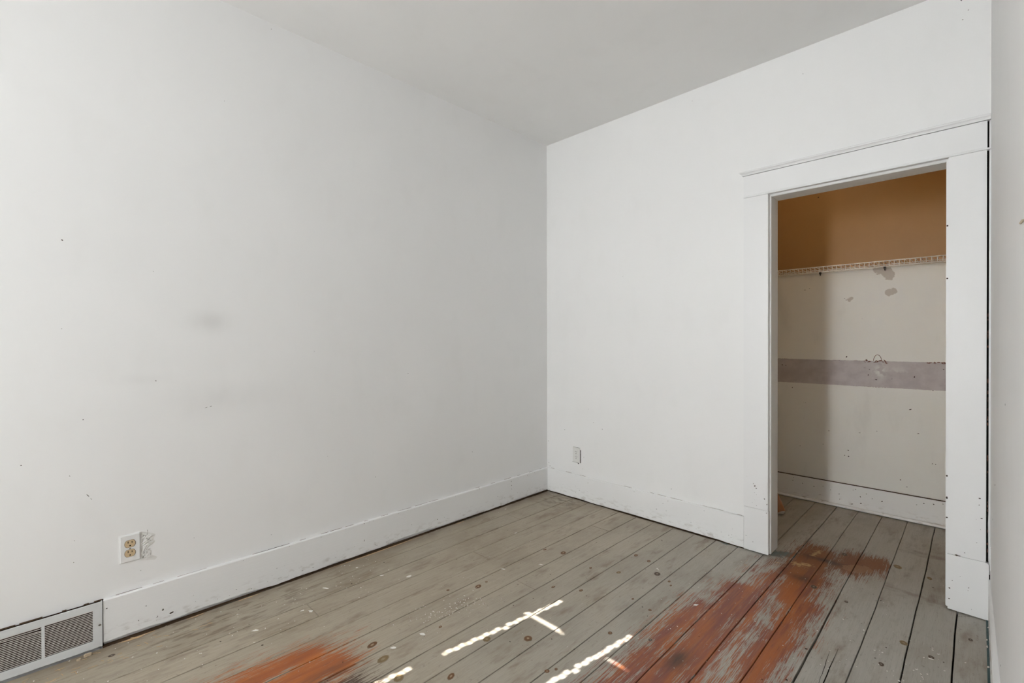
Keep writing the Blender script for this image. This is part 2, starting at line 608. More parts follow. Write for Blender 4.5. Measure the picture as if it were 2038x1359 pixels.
# ------------------------------------------------------------------ room shell
OPEN_L, OPEN_R, OPEN_T = 1.664, 2.391, 2.031      # jamb faces and head of the closet doorway
TW = 0.12                                        # back wall thickness
CY = 1.2                                         # closet back wall
RX = lambda y: 2.534 - 0.013 * y                 # right wall leans slightly outwards to the camera
HALL = 3.95

floor = box('floor', -0.15, HALL + 0.1, FY - 0.15, CY + 0.15, -0.12, -0.022, M_sub)
tag(floor, 'worn grey painted plank floor with bare orange patches', 'floor', kind='structure')

ceiling = box('ceiling', -0.15, HALL + 0.1, FY - 0.15, TW, CEIL, CEIL + 0.1, M_ceiling)
tag(ceiling, 'flat off-white ceiling over the empty room', 'ceiling', kind='structure')

wall_left = box('wall_left', -0.12, 0.0, FY - 0.12, CY + 0.15, -0.02, CEIL, M_wall_left)
tag(wall_left, 'long white wall with smudges above the floor register', 'wall', kind='structure')

bm = bmesh.new()
bm_box(bm, -0.12, OPEN_L - 0.02, 0, TW, -0.02, CEIL)
bm_box(bm, OPEN_R + 0.02, HALL, 0, TW, -0.02, CEIL)
bm_box(bm, OPEN_L - 0.02, OPEN_R + 0.02, 0, TW, OPEN_T + 0.02, CEIL)
wall_back = bm_obj('wall_back', bm, M_wall_back)
tag(wall_back, 'white wall pierced by the closet doorway', 'wall', kind='structure')

# right wall: from the back corner to a doorway beside the camera
DY0, DY1 = -2.33, -3.35
bm = bmesh.new()


def rw(y0, y1, z0, z1):
    v = [bm.verts.new(c) for c in ((RX(y0), y0, z0), (RX(y0) + 0.12, y0, z0), (RX(y1) + 0.12, y1, z0), (RX(y1), y1, z0),
                                   (RX(y0), y0, z1), (RX(y0) + 0.12, y0, z1), (RX(y1) + 0.12, y1, z1), (RX(y1), y1, z1))]
    for f in ((0, 3, 2, 1), (4, 5, 6, 7), (0, 1, 5, 4), (1, 2, 6, 5), (2, 3, 7, 6), (3, 0, 4, 7)):
        bm.faces.new([v[i] for i in f])


rw(0.0, DY0, -0.02, CEIL)
rw(DY1, FY - 0.1, -0.02, CEIL)
rw(DY0, DY1, 2.06, CEIL)
wall_right = bm_obj('wall_right', bm, M_wall_plain)
tag(wall_right, 'white wall at the right edge, seen almost edge-on', 'wall', kind='structure')

W1 = (0.28, 0.95, 0.75, 2.234)
W2 = (1.15, 1.61, 0.80, 2.40)
bm = bmesh.new()
ya, yb = FY - 0.12, FY
for (a, b) in ((-0.12, W1[0]), (W1[1], W2[0]), (W2[1], HALL)):
    bm_box(bm, a, b, ya, yb, -0.02, CEIL)
for W in (W1, W2):
    bm_box(bm, W[0], W[1], ya, yb, -0.02, W[2])
    bm_box(bm, W[0], W[1], ya, yb, W[3], CEIL)
wall_front = bm_obj('wall_front', bm, M_wall_plain)
tag(wall_front, 'white window wall behind the viewer', 'wall', kind='structure')

hall = box('wall_hall', HALL, HALL + 0.1, FY - 0.15, TW, -0.02, CEIL, M_wall_plain)
tag(hall, 'white hallway wall beyond the side doorway', 'wall', kind='structure')

# closet shell
closet_back = box('wall_closet_back', 0.75, 2.75, CY, CY + 0.1, -0.02, 2.9, M_closet)
tag(closet_back, 'closet back wall, brown above the shelf and off-white below', 'wall', kind='structure')
M_tan = flat('closet_tan_paint', (0.80, 0.63, 0.38), 0.55, 0.04, 8)
closet_left = box('wall_closet_left', 1.22, 1.32, TW, CY, -0.02, 2.9, M_tan)
tag(closet_left, 'left side wall inside the closet', 'wall', kind='structure')
closet_right = box('wall_closet_right', 2.56, 2.66, TW, CY, -0.02, 2.9, M_tan)
tag(closet_right, 'right side wall inside the closet', 'wall', kind='structure')
closet_ceil = box('ceiling_closet', 0.75, 2.75, TW, CY + 0.1, 2.75, 2.85, flat('closet_ceiling_paint', (0.55, 0.36, 0.18), 0.6, 0.05, 8))
tag(closet_ceil, 'brown painted closet ceiling', 'ceiling', kind='structure')

# windows behind the viewer (daylight and sun enter here)
for idx, (W, nm, yw) in enumerate(((W1, 'window_1', FY), (W2, 'window_2', FY))):
    x0, x1, z0, z1 = W
    w = empty(nm, ((x0 + x1) / 2, yw - 0.06, z0))
    tag(w, ('double-hung window behind the mini blind', 'narrow front window behind the added roller shade')[idx], 'window', kind='structure')
    hw, hh = (x1 - x0) / 2, z1 - z0
    bm = bmesh.new()
    for a in ((-hw, -hw + 0.03, 0, hh), (hw - 0.03, hw, 0, hh), (-hw + 0.03, hw - 0.03, 0, 0.04), (-hw + 0.03, hw - 0.03, hh - 0.03, hh)):
        bm_box(bm, a[0], a[1], -0.04, 0.0, a[2], a[3])
    bm_obj('window_frame', bm, M_frame, w)
    if idx == 0:
        box('meeting_rail', -hw + 0.03, hw - 0.03, -0.05, -0.02, 1.873 - z0, 1.920 - z0, M_frame, w)
    box('pane', -hw + 0.03, hw - 0.03, -0.03, -0.027, 0.04, hh - 0.03, M_glass, w)

# ------------------------------------------------------------------ floor planks
SEAMS = [0.0235, 0.148, 0.283, 0.424, 0.567, 0.689, 0.826, 0.958, 1.093, 1.232, 1.363, 1.491, 1.631, 1.763, 1.893,
         2.027, 2.163, 2.299, 2.432, 2.566, 2.70, 2.834, 2.968, 3.102, 3.236, 3.37, 3.504, 3.638, 3.772, 3.90]
GAPW = {1.763: 0.0042, 1.893: 0.0032, 2.027: 0.0065, 2.163: 0.0038, 2.299: 0.0048, 2.432: 0.0050, 1.631: 0.0030,
        1.232: 0.0032, 1.093: 0.0032, 0.148: 0.003, 0.424: 0.003, 0.567: 0.0025}
BUTTS = {1: [-0.614], 2: [-2.05], 3: [-1.155], 4: [-3.3], 5: [-0.36], 6: [-1.211], 8: [-2.9], 9: [-3.5], 11: [-2.7],
         13: [-3.1], 15: [-3.3], 0: [-3.4], 7: [-3.0], 10: [0.55], 12: [-3.6], 17: [0.84], 18: [-3.0]}
planks = []
rp = random.Random(5)
EDGE = {}
for s in SEAMS:
    ph = [rp.uniform(0, 6.28) for _ in range(4)]
    amp = 0.0016 if s > 1.7 else 0.0008
    EDGE[s] = lambda y, ph=ph, amp=amp: amp * (math.sin(2.1 * y + ph[0]) + 0.6 * math.sin(5.3 * y + ph[1]) + 0.35 * math.sin(17 * y + ph[2]))
for i in range(len(SEAMS) - 1):
    sl, sr = SEAMS[i], SEAMS[i + 1]
    gl, gr = GAPW.get(sl, 0.0034) / 2, GAPW.get(sr, 0.0034) / 2
    # the closet floor runs on under the doorway; boards outside it stop at the wall
    yend = CY - 0.002 if (1.2 < sl < 2.5) else -0.0225
    yfront = FY + 0.004
    ends = [yfront] + sorted(BUTTS.get(i, [])) + [yend]
    ends = [e for e in ends if yfront <= e <= yend]
    for k in range(len(ends) - 1):
        ya, yb = ends[k] + (0.0012 if k else 0), ends[k + 1] - (0.0012 if k < len(ends) - 2 else 0)
        nseg = max(3, int((yb - ya) / 0.11))
        dz = rp.uniform(-0.0008, 0.0004)
        verts, faces = [], []
        for j in range(nseg + 1):
            y = ya + (yb - ya) * j / nseg
            jl = EDGE[sl](y) + rp.uniform(-0.0004, 0.0004)
            jr = EDGE[sr](y) + rp.uniform(-0.0004, 0.0004)
            taper = 1.0
            if sl == 2.027 or sr == 2.027:
                taper = 0.55 + 0.55 * max(0, min(1, (-0.1 - y) / 0.6))
            xl, xr = sl + gl * taper + jl, sr - gr * taper + jr
            c = 0.0012
            verts += [(xl, y, -0.02), (xl, y, dz - c), (xl + c, y, dz), (xr - c, y, dz), (xr, y, dz - c), (xr, y, -0.02)]
        for j in range(nseg):
            a, b = j * 6, (j + 1) * 6
            for q in range(5):
                faces.append((a + q, a + q + 1, b + q + 1, b + q))
        faces.append(tuple(range(6)))
        faces.append(tuple(nseg * 6 + q for q in range(6))[::-1])
        # origin at the plank's own start so each copy reads as its own board
        kind_ = 'strip' if 1.35 < sl < 2.1 else ('patch' if 0.40 < sl < 1.05 else 'plain')
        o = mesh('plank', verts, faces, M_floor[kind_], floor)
        planks.append((sl, sr, ya, yb, o, dz))


def plank_at(x, y):
    for (sl, sr, ya, yb, o, dz) in planks:
        if sl <= x <= sr and ya <= y <= yb:
            return o
    return planks[0][4]


KME = {}


def knot(x, y, r, mat):
    if mat.name not in KME:
        rk = random.Random(mat.name)
        vs_, fs = [(0, 0, 1.0)], []
        n = 20
        for t in range(n):
            q = rk.uniform(0.9, 1.06)
            vs_.append((q * math.cos(6.2832 * t / n), q * math.sin(6.2832 * t / n), 0.9))
        for t in range(n):
            vs_.append((vs_[1 + t][0] * 1.02, vs_[1 + t][1] * 1.02, -1.0))
        for t in range(n):
            t2 = (t + 1) % n
            fs.append((0, 1 + t, 1 + t2))
            fs.append((1 + t, 1 + n + t, 1 + n + t2, 1 + t2))
        me = bpy.data.meshes.new('knot')
        me.from_pydata(vs_, [], fs)
        me.materials.append(mat)
        KME[mat.name] = me
    o = bpy.data.objects.new('knot', KME[mat.name])
    col.objects.link(o)
    o.parent = plank_at(x, y)
    o.location = (x, y, 0.0004)
    o.scale = (r * rp.uniform(0.62, 0.85), r * rp.uniform(0.9, 1.2), 0.0005)
    o.rotation_euler = (0, 0, rp.uniform(-0.4, 0.4))


for x, y, r in [(0.771, -1.981, .021), (1.189, -1.512, .02), (0.737, -1.388, .021), (1.137, -1.868, .017), (0.807, -0.803, .020)]:
    knot(x, y, r, M_knot_brown)
for x, y, r in [(0.878, -1.994, .022), (1.009, -2.007, .023), (1.072, -1.634, .019), (1.156, -0.777, .014), (2.321, 0.285, .016),
                (2.190, 0.329, .022), (2.285, -0.469, .017)]:
    knot(x, y, r, M_knot_olive)
for x, y, r in [(1.368, -1.602, .011), (1.385, -1.570, .007), (1.408, -1.245, .01), (0.870, -1.718, .009), (0.733, -1.330, .007),
                (0.704, -0.845, .01), (1.005, -1.130, .01), (1.122, -1.059, .011), (1.341, -0.949, .007), (1.023, -0.840, .01),
                (1.412, -0.708, .007), (1.388, -0.677, .009), (0.658, -1.515, .009), (1.444, -0.976, .009), (1.120, -0.538, .014),
                (1.207, -0.551, .014)]:
    knot(x, y, r, M_knot_brown)
for x, y, r in [(1.308, -0.649, .019), (1.958, 0.303, .018), (1.921, -0.225, .017), (2.370, -0.505, .012), (2.239, -0.689, .012), (2.061, -0.272, .01),
                (2.476, -0.253, .011), (0.109, -2.726, .012), (1.550, -1.169, .010)]:
    knot(x, y, r, M_knot_dark)

zt = lambda u, v, h: (u, v, 0.0006 + h)
dots = [(1.004, -1.277, .003), (0.866, -1.238, .003), (1.170, -1.082, .003), (1.132, -0.255, .004), (1.408, -0.978, .003),
        (0.264, -1.817, .004), (0.179, -1.588, .003), (0.459, -2.293, .004), (0.113, -2.285, .003), (1.459, -1.026, .003),
        (1.313, -0.057, .003), (0.979, -1.384, .003), (1.261, -1.447, .003), (1.151, -1.579, .003), (2.015, -0.786, .005),
        (2.239, -0.555, .003), (2.010, -1.030, .004), (2.174, -0.146, .003), (2.340, 0.181, .003)]
for _ in range(70):
    dots.append((rp.uniform(0.05, 2.45), rp.uniform(-2.6, -0.05), rp.uniform(0.0012, 0.003)))
tag(blobs('nail_marks', dots, zt, M_chip_dark, floor, 0.4, 0.0003), kind='stuff')

# long splits in the boards on the right
for (xa, ya, xb, yb, wd) in ((2.104, -0.70, 2.111, -1.3, 0.0018), (2.436, -0.068, 2.487, -0.012, 0.0022), (2.085, -0.72, 2.096, -1.0, 0.0007)):
    pts = []
    n = 12
    for k in range(n + 1):
        t = k / n
        pts.append((xa + (xb - xa) * t + rp.uniform(-0.002, 0.002), ya + (yb - ya) * t, wd * math.sin(math.pi * min(1, max(0.03, t * 0.9 + 0.05)))))
    vs_ = [(a - wdt, b, 0.0007) for a, b, wdt in pts] + [(a + wdt, b + 0.003, 0.0007) for a, b, wdt in pts]
    mesh('split', vs_, [(k, k + 1, n + 2 + k, n + 1 + k) for k in range(n)], M_black, plank_at(xa, ya))

# ------------------------------------------------------------------ paint flecks and debris
flecks = []
rf = random.Random(21)
for _ in range(170):
    flecks.append((rf.uniform(0.04, 2.45), rf.uniform(-2.85, 0.6), rf.uniform(0.0010, 0.0026)))
for _ in range(110):
    t = rf.gauss(0, 1)
    flecks.append((0.80 + 0.035 * rf.gauss(0, 1) - 0.03 * t, -1.61 - 0.08 * t + 0.045 * rf.gauss(0, 1), rf.uniform(0.0012, 0.0038)))
for _ in range(90):
    flecks.append((rf.uniform(0.03, 0.42), rf.uniform(-2.95, -1.6), rf.uniform(0.0012, 0.0042)))
for _ in range(80):
    flecks.append((rf.uniform(1.5, 2.1), rf.uniform(-1.3, -0.1), rf.uniform(0.001, 0.0026)))
for _ in range(70):
    flecks.append((rf.gauss(2.32, 0.1), rf.gauss(-0.68, 0.16), rf.uniform(0.0014, 0.0045)))
flecks = [q for q in flecks if 0.03 < q[0] < 2.5]
for q in [(0.41, -1.575, .016, 1.8, 1.4), (0.36, -2.06, .012, 1.5, 0.8), (0.33, -2.085, .010, 1.4, 1.2), (0.335, -2.28, .013, 2.6, 1.0),
          (0.85, -1.93, .012, 2.0, 0.7), (0.86, -1.80, .013, 1.8, 0.2), (1.285, -0.60, .011, 3.0, 2.6), (1.575, -0.79, .011, 2.0, 1.0),
          (0.70, -1.18, .010, 2.0, 0.2), (0.42, -0.80, .009, 3.0, 1.2), (0.075, -0.55, .009, 3.5, 1.5), (0.81, -1.00, .010, 2.5, 0.4),
          (2.37, -0.52, .008, 1.6, 0.5), (0.30, -1.67, .010, 2.6, 0.7), (0.215, -1.93, .012, 3.0, 0.5), (0.13, -1.72, .009, 1.5, 0.5)]:
    flecks.append(q)
flk = blobs('paint_flecks', flecks, lambda u, v, h: (u, v, 0.0011 + h), M_fleck, None, 0.45, 0.0010, 7, 0.75)
tag(flk, 'white paint flecks and chips scattered over the floorboards', 'debris', kind='stuff')

spl = []
for _ in range(34):
    spl.append((rf.uniform(0.03, 0.18), rf.uniform(-3.0, -2.4), rf.uniform(0.002, 0.004), rf.uniform(8, 22), rf.gauss(1.2, 0.5)))
for _ in range(12):
    spl.append((rf.uniform(1.55, 2.0), rf.uniform(-1.0, 0.2), rf.uniform(0.0016, 0.003), rf.uniform(8, 22), rf.uniform(0, 3.1)))
sp = blobs('wood_splinters', spl, lambda u, v, h: (u, v, 0.0011 + h), M_raw, None, 0.3, 0.0012, 7)
tag(sp, 'tiny pale wood slivers lying loose on the floorboards', 'debris', kind='stuff')


def chunk(name, x, y, s, label, mat):
    bm = bmesh.new()
    bmesh.ops.create_icosphere(bm, subdivisions=2, radius=1.0)
    rr = random.Random(label)
    ph = [rr.uniform(0, 6) for _ in range(6)]
    for v in bm.verts:
        k = 1 + 0.25 * math.sin(3 * v.co.x + ph[0]) + 0.2 * math.sin(4 * v.co.y + ph[1]) + 0.15 * math.sin(6 * v.co.z + ph[2])
        v.co = Vector((v.co.x * s[0] * k, v.co.y * s[1] * k, max(v.co.z, -0.6) * s[2] * k + s[2] * 0.6))
    o = bm_obj(name, bm, mat, None)
    o.location = (x, y, 0.0005)
    return tag(o, label, 'debris', 'plaster crumbs under the register')


chunk('plaster_crumb', 0.045, -2.792, (0.007, 0.010, 0.007), 'larger tan plaster crumb on the floor under the register', M_plaster)
chunk('plaster_crumb', 0.056, -2.818, (0.0045, 0.006, 0.0045), 'smaller tan plaster crumb on the floor under the register', M_plaster)

# ------------------------------------------------------------------ baseboards
BT = 0.018


def wavy(n, lo, hi, seed, scale=1.0):
    rr = random.Random(seed)
    ph = [rr.uniform(0, 6.28) for _ in range(4)]
    out = []
    for k in range(n + 1):
        t = k / n * scale
        q = 0.5 + 0.25 * math.sin(5 * t + ph[0]) + 0.17 * math.sin(13 * t + ph[1]) + 0.12 * math.sin(31 * t + ph[2]) + rr.uniform(-0.08, 0.08)
        out.append(lo + (hi - lo) * max(0, min(1, q)))
    return out


def baseboard(name, p0, p1, nrm, top, lo, hi, seed, mat, thick=BT):
    """board along p0->p1 standing off the wall by thick along nrm, with a ragged bottom edge"""
    p0, p1, nrm = Vector((*p0, 0)), Vector((*p1, 0)), Vector((*nrm, 0))
    L = (p1 - p0).length
    n = max(8, int(L / 0.025))
    z = wavy(n, lo, hi, seed, L)
    tz = wavy(n, top - 0.0012, top + 0.0012, seed + 1, L)
    e = 0.003
    verts, faces = [], []
    for k in range(n + 1):
        q = p0 + (p1 - p0) * (k / n)
        a = q + nrm * thick
        verts += [(*q.xy, z[k]), (*a.xy, z[k]), (*a.xy, tz[k] - e), (*(q + nrm * (thick - e)).xy, tz[k]), (*q.xy, tz[k])]
    for k in range(n):
        a, b = 5 * k, 5 * k + 5
        for s in range(5):
            s2 = (s + 1) % 5
            faces.append((a + s, a + s2, b + s2, b + s))
    faces.append((0, 4, 3, 2, 1))
    faces.append(tuple(5 * n + s for s in range(5)))
    bm = bmesh.new()
    me = bpy.data.meshes.new('tmp')
    me.from_pydata(verts, [], faces)
    bm.from_mesh(me)
    bpy.data.meshes.remove(me)
    return bm_obj(name, bm, mat, None)


VY0, VY1 = -2.746, -3.082     # register
bl = baseboard('baseboard_left', (0, -0.0), (0, VY0 + 0.0028), (1, 0), 0.186, 0.006, 0.023, 3, M_trim)
tag(bl, 'tall white baseboard under the long left wall', 'baseboard', kind='structure')


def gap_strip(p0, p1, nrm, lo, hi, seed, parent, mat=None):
    """dark strip painting gap shade and dirt in front of a baseboard, with a ragged edge"""
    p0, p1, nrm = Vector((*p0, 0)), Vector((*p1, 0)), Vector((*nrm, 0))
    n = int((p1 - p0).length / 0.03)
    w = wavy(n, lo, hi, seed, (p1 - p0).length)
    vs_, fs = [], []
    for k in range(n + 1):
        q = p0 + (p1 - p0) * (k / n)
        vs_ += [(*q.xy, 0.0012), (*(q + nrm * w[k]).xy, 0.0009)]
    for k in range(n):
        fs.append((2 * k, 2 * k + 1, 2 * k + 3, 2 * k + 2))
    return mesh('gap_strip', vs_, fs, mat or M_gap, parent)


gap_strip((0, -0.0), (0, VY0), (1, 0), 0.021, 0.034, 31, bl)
bl2 = baseboard('baseboard_left_front', (0, VY1 - 0.003), (0, FY), (1, 0), 0.186, 0.003, 0.012, 8, M_trim)
tag(bl2, 'white baseboard beyond the register, beside the window wall', 'baseboard', kind='structure')
bb = baseboard('baseboard_back', (BT, 0), (1.523, 0), (0, -1), 0.186, 0.004, 0.014, 12, M_trim)
tag(bb, 'white baseboard between the corner and the closet casing', 'baseboard', kind='structure')
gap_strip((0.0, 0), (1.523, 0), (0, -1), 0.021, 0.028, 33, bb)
br = baseboard('baseboard_right', (2.55, -0.031), (2.55, DY0), (-1, 0), 0.186, 0.006, 0.010, 16, M_trim, 0.021)
tag(br, 'chipped white baseboard along the right wall', 'baseboard', kind='structure')
box('teal_strip', 2.522, 2.536, DY0, -0.031, 0.0, 0.006, M_teal, br)
cb = baseboard('baseboard_closet', (1.32, CY), (2.56, CY), (0, -1), 0.176, 0.004, 0.008, 22, M_trim, 0.016)
tag(cb, 'white baseboard along the closet back wall', 'baseboard', kind='structure')
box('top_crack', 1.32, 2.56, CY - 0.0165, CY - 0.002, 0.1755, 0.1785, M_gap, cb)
# quarter round at the foot of the closet baseboard
n = 5
vs_, fs = [], []
for k in range(n + 1):
    t = math.pi / 2 * k / n
    for xx in (1.32, 2.56):
        vs_.append((xx, CY - 0.016 - 0.013 * math.cos(t), 0.004 + 0.019 * math.sin(t)))
for k in range(n):
    fs.append((2 * k, 2 * k + 1, 2 * k + 3, 2 * k + 2))
fs.append((0, 2 * n, 2 * n + 1, 1))
mesh('shoe_moulding', vs_, fs, M_trim, cb, True)

# pale torn strip of raw wood beside the left gap
for (y0, y1, w) in ((-1.86, -1.22, 0.0045), (-2.28, -2.16, 0.004), (-2.70, -2.58, 0.006), (-0.98, -0.90, 0.005), (-2.46, -2.40, 0.004)):
    nn = 10
    vv = []
    for k in range(nn + 1):
        t = k / nn
        ww = w * (0.25 + 0.75 * math.sin(math.pi * min(1, max(0.0, t)))) * rp.uniform(0.6, 1.1)
        vv.append((0.032, y0 + (y1 - y0) * t, 0.0014))
        vv.append((0.032 + ww * 2.6, y0 + (y1 - y0) * t, 0.0016))
    mesh('torn_edge', vv, [(2 * k, 2 * k + 1, 2 * k + 3, 2 * k + 2) for k in range(nn)], M_raw, plank_at(0.05, y0))

# ------------------------------------------------------------------ chips and marks on walls and trim
on_left = lambda u, v, h: (0.0003 + h, u, v)
on_back = lambda u, v, h: (u, -0.0003 - h, v)
on_bl = lambda u, v, h: (BT + 0.0003 + h, u, v)
on_bb = lambda u, v, h: (u, -BT - 0.0003 - h, v)
WL = [(-2.855, 1.610, .004), (-2.575, 1.519, .002), (-2.305, 2.340, .002), (-2.858, 1.270, .002), (-2.799, 0.914, .003),
      (-1.891, 1.165, .002), (-2.568, 1.052, .004, 2.2, -0.5), (-2.383, 0.918, .004, 4, 0.3), (-2.365, 0.922, .003, 6, 0.3),
      (-2.099, 2.77, .003), (-1.822, 0.597, .002), (-2.968, 0.766, .003), (-2.838, 0.700, .002), (-2.786, 0.612, .004, 7, -1.0),
      (-2.776, 0.595, .003, 7, -1.2), (-2.826, 0.445, .002), (-0.799, 0.445, .003), (-1.539, 0.425, .003), (-2.828, 0.361, .002),
      (-2.622, 0.258, .002), (-2.433, 0.338, .002), (-2.108, 0.256, .002), (-1.316, 1.018, .003), (-0.233, 1.325, .002)]
tag(blobs('wall_nicks', WL, on_left, M_chip_dark, wall_left, 0.35, 0.0003, 8, 0.62), kind='stuff')
WB = [(0.182, 0.513, .004), (0.408, 0.699, .003), (0.454, 0.603, .003), (0.533, 0.564, .004), (0.366, 0.328, .003), (0.357, 0.238, .003),
      (1.820, 2.660, .003), (1.209, 2.732, .003), (2.439, 2.741, .004), (2.444, 2.653, .003), (2.462, 2.687, .003), (0.708, 1.671, .002),
      (1.068, 0.243, .003), (0.012, 0.40, .005), (0.03, 0.20, .005), (0.02, 0.225, .004)]
tag(blobs('wall_nicks', WB, on_back, M_chip_dark, wall_back, 0.35, 0.0003, 8, 0.62), kind='stuff')
BL = [(-2.733, 0.150, 0.004), (-2.607, 0.109, 0.003), (-2.632, 0.059, 0.003), (-2.569, 0.05, 0.003), (-1.620, 0.082, 0.004),
      (-1.549, 0.036, 0.004), (-1.476, 0.030, 0.004), (-1.109, 0.064, 0.005), (-0.432, 0.163, 0.004), (-0.430, 0.133, 0.005),
      (-0.429, 0.106, 0.003), (-0.573, 0.084, 0.003), (-0.501, 0.059, 0.003), (-0.256, 0.172, 0.003), (-0.752, 0.180, 0.005),
      (-1.620, 0.18, 0.004), (-2.206, 0.03, 0.003), (-1.910, 0.03, 0.003), (-2.52, 0.045, 0.009, 3, 0.2), (-2.55, 0.07, 0.006, 2, 0.9)]
for _ in range(60):
    y = rp.uniform(-2.7, -0.1)
    BL.append((y, rp.choice((rp.uniform(0.03, 0.06), rp.uniform(0.03, 0.09), rp.uniform(0.176, 0.182))), rp.uniform(0.001, 0.0025), rp.uniform(1, 4), rp.gauss(0, 0.3)))
tag(blobs('paint_chips', BL, on_bl, M_chip_dark, bl, 0.4, 0.0003, 8, 0.6), kind='stuff')
BBK = [(0.973, 0.092, .004), (1.042, 0.098, .003), (1.053, 0.165, .003), (1.018, 0.140, .003), (0.417, 0.148, .003), (0.338, 0.073, .003),
       (1.208, 0.066, .003), (0.806, 0.17, .003), (1.439, 0.054, .003), (1.291, 0.162, .003)]
for _ in range(50):
    BBK.append((rp.uniform(0.05, 1.5), rp.choice((rp.uniform(0.02, 0.06), rp.uniform(0.02, 0.12))), rp.uniform(0.001, 0.0024)))
tag(blobs('paint_chips', BBK, on_bb, M_chip_dark, bb, 0.4, 0.0003, 8, 0.6), kind='stuff')
# hairline cracks along the tops of the baseboards
for (par, pl, rng, N_) in ((bl, lambda u, v, h: (BT * 0.55 + 0.0, u, 0.1872 + h), (-2.74, -0.05), 42), (bb, lambda u, v, h: (u, -BT * 0.55, 0.1872 + h), (0.05, 1.5), 18)):
    it = [(rp.uniform(*rng), 0.0, rp.uniform(0.002, 0.005), rp.uniform(3, 9), 0.0) for _ in range(N_)]
    verts, faces = [], []
    for (u, v, r, el, an) in it:
        b0 = len(verts)
        L_ = r * el
        for du, hh in ((-L_, 0), (L_, 0), (L_, 0.0016), (-L_, 0.0016)):
            if par is bl:
                verts.append((BT * 0.2 + 0.0, u + du, 0.1862 + hh))
            else:
                verts.append((u + du, -BT * 0.2, 0.1862 + hh))
        faces.append((b0, b0 + 1, b0 + 2, b0 + 3))
    tag(mesh('hairline_cracks', verts, faces, M_chip_brown, par), kind='stuff')

CL = [(1.556, 1.599, .004), (1.586, 1.608, .003), (1.807, 1.518, .003), (1.816, 1.507, .004), (1.819, 1.096, .006), (1.910, 1.369, .002),
      (1.402, 1.022, .006), (1.427, 1.019, .005), (1.472, 0.849, .005), (2.193, 0.971, .007, 2.2, 1.1), (2.173, 0.751, .007, 2, 0.4), (2.337, 1.028, .004),
      (2.286, 0.887, .004), (2.214, 0.594, .005), (1.897, 0.557, .004, 5, 0), (1.711, 0.546, .004), (1.994, 0.581, .003), (1.829, 0.420, .005),
      (1.832, 0.377, .006), (1.808, 0.380, .004), (2.075, 0.951, .003), (1.990, 0.940, .006, 2, 0), (1.951, 1.011, .004), (1.945, 0.971, .005),
      (1.675, 0.440, .003), (1.524, 0.405, .003), (2.284, 0.407, .004), (2.299, 0.406, .003), (2.122, 0.267, .004), (2.156, 0.227, .004),
      (1.643, 2.286, .006), (2.083, 2.322, .005), (1.925, 1.02, .004, 10, 0), (1.55, 0.745, .002, 20, 0.8), (1.56, 0.74, .002, 16, 0.8), (1.55, 0.62, .002)]
on_cl = lambda u, v, h: (u, CY - 0.0003 - h, v)
tag(blobs('paint_chips', CL, on_cl, M_chip_dark, closet_back, 0.4, 0.0003, 8, 0.7), kind='stuff')
CB = [(rp.uniform(1.92, 2.06), 1.069 + rp.gauss(0, 0.004), rp.uniform(0.002, 0.006), rp.uniform(1, 5), rp.gauss(0, 0.5)) for _ in range(26)]
CB += [(rp.uniform(1.74, 2.06), 1.0705, rp.uniform(0.001, 0.003), rp.uniform(5, 12), 0) for _ in range(16)]
CB += [(rp.uniform(2.25, 2.36), 1.068 + rp.gauss(0, 0.003), rp.uniform(0.002, 0.005), rp.uniform(1, 4), 0) for _ in range(22)]
CB += [(rp.uniform(1.86, 2.05), 0.8875, rp.uniform(0.001, 0.003), rp.uniform(4, 10), 0) for _ in range(14)]
CB += [(rp.uniform(1.36, 1.45), 1.0705, rp.uniform(0.001, 0.003), rp.uniform(3, 8), 0) for _ in range(8)]
tag(blobs('cleat_scars', CB, on_cl, M_chip_brown, closet_back, 0.4, 0.0004), kind='stuff')
# hoop scratch above the ghost of the cleat
hp = [(1.975 + 0.022 * (1 - math.cos(t)), CY - 0.0008, 1.072 + 0.042 * math.sin(t)) for t in [math.pi * k / 12 for k in range(13)]]
tube('hoop_scratch', hp, 0.0016, M_chip_brown, closet_back, 5)
on_cbb = lambda u, v, h: (u, CY - 0.0163 - h, v)
CBB = [(rp.uniform(1.4, 2.4), rp.uniform(0.04, 0.16), rp.uniform(0.0015, 0.004)) for _ in range(22)]
tag(blobs('paint_chips', CBB, on_cbb, M_chip_dark, cb, 0.4, 0.0003), kind='stuff')

on_br = lambda u, v, h: (2.529 - 0.0003 - h, u, v)
BR = [(-0.30, 0.10, 0.010, 3, 1.2), (-0.33, 0.085, 0.007, 3, 1.9), (-0.43, 0.09, 0.010, 4, 1.5), (-0.50, 0.08, 0.013, 3, 1.5), (-0.72, 0.13, 0.006)]
tag(blobs('paint_chips', BR, on_br, M_chip_brown, br, 0.4, 0.0004), kind='stuff')
tz = lambda u, v, h: (u, v, 0.0065 + h)
tag(blobs('cream_drips', [(2.523, -0.22, 0.004, 6, 1.5), (2.523, -0.28, 0.005, 5, 1.6), (2.525, -0.44, 0.005, 3, 1.4), (2.528, -0.1, 0.004, 4, 1.4)],
          tz, M_fleck, br, 0.4, 0.0006), kind='stuff')

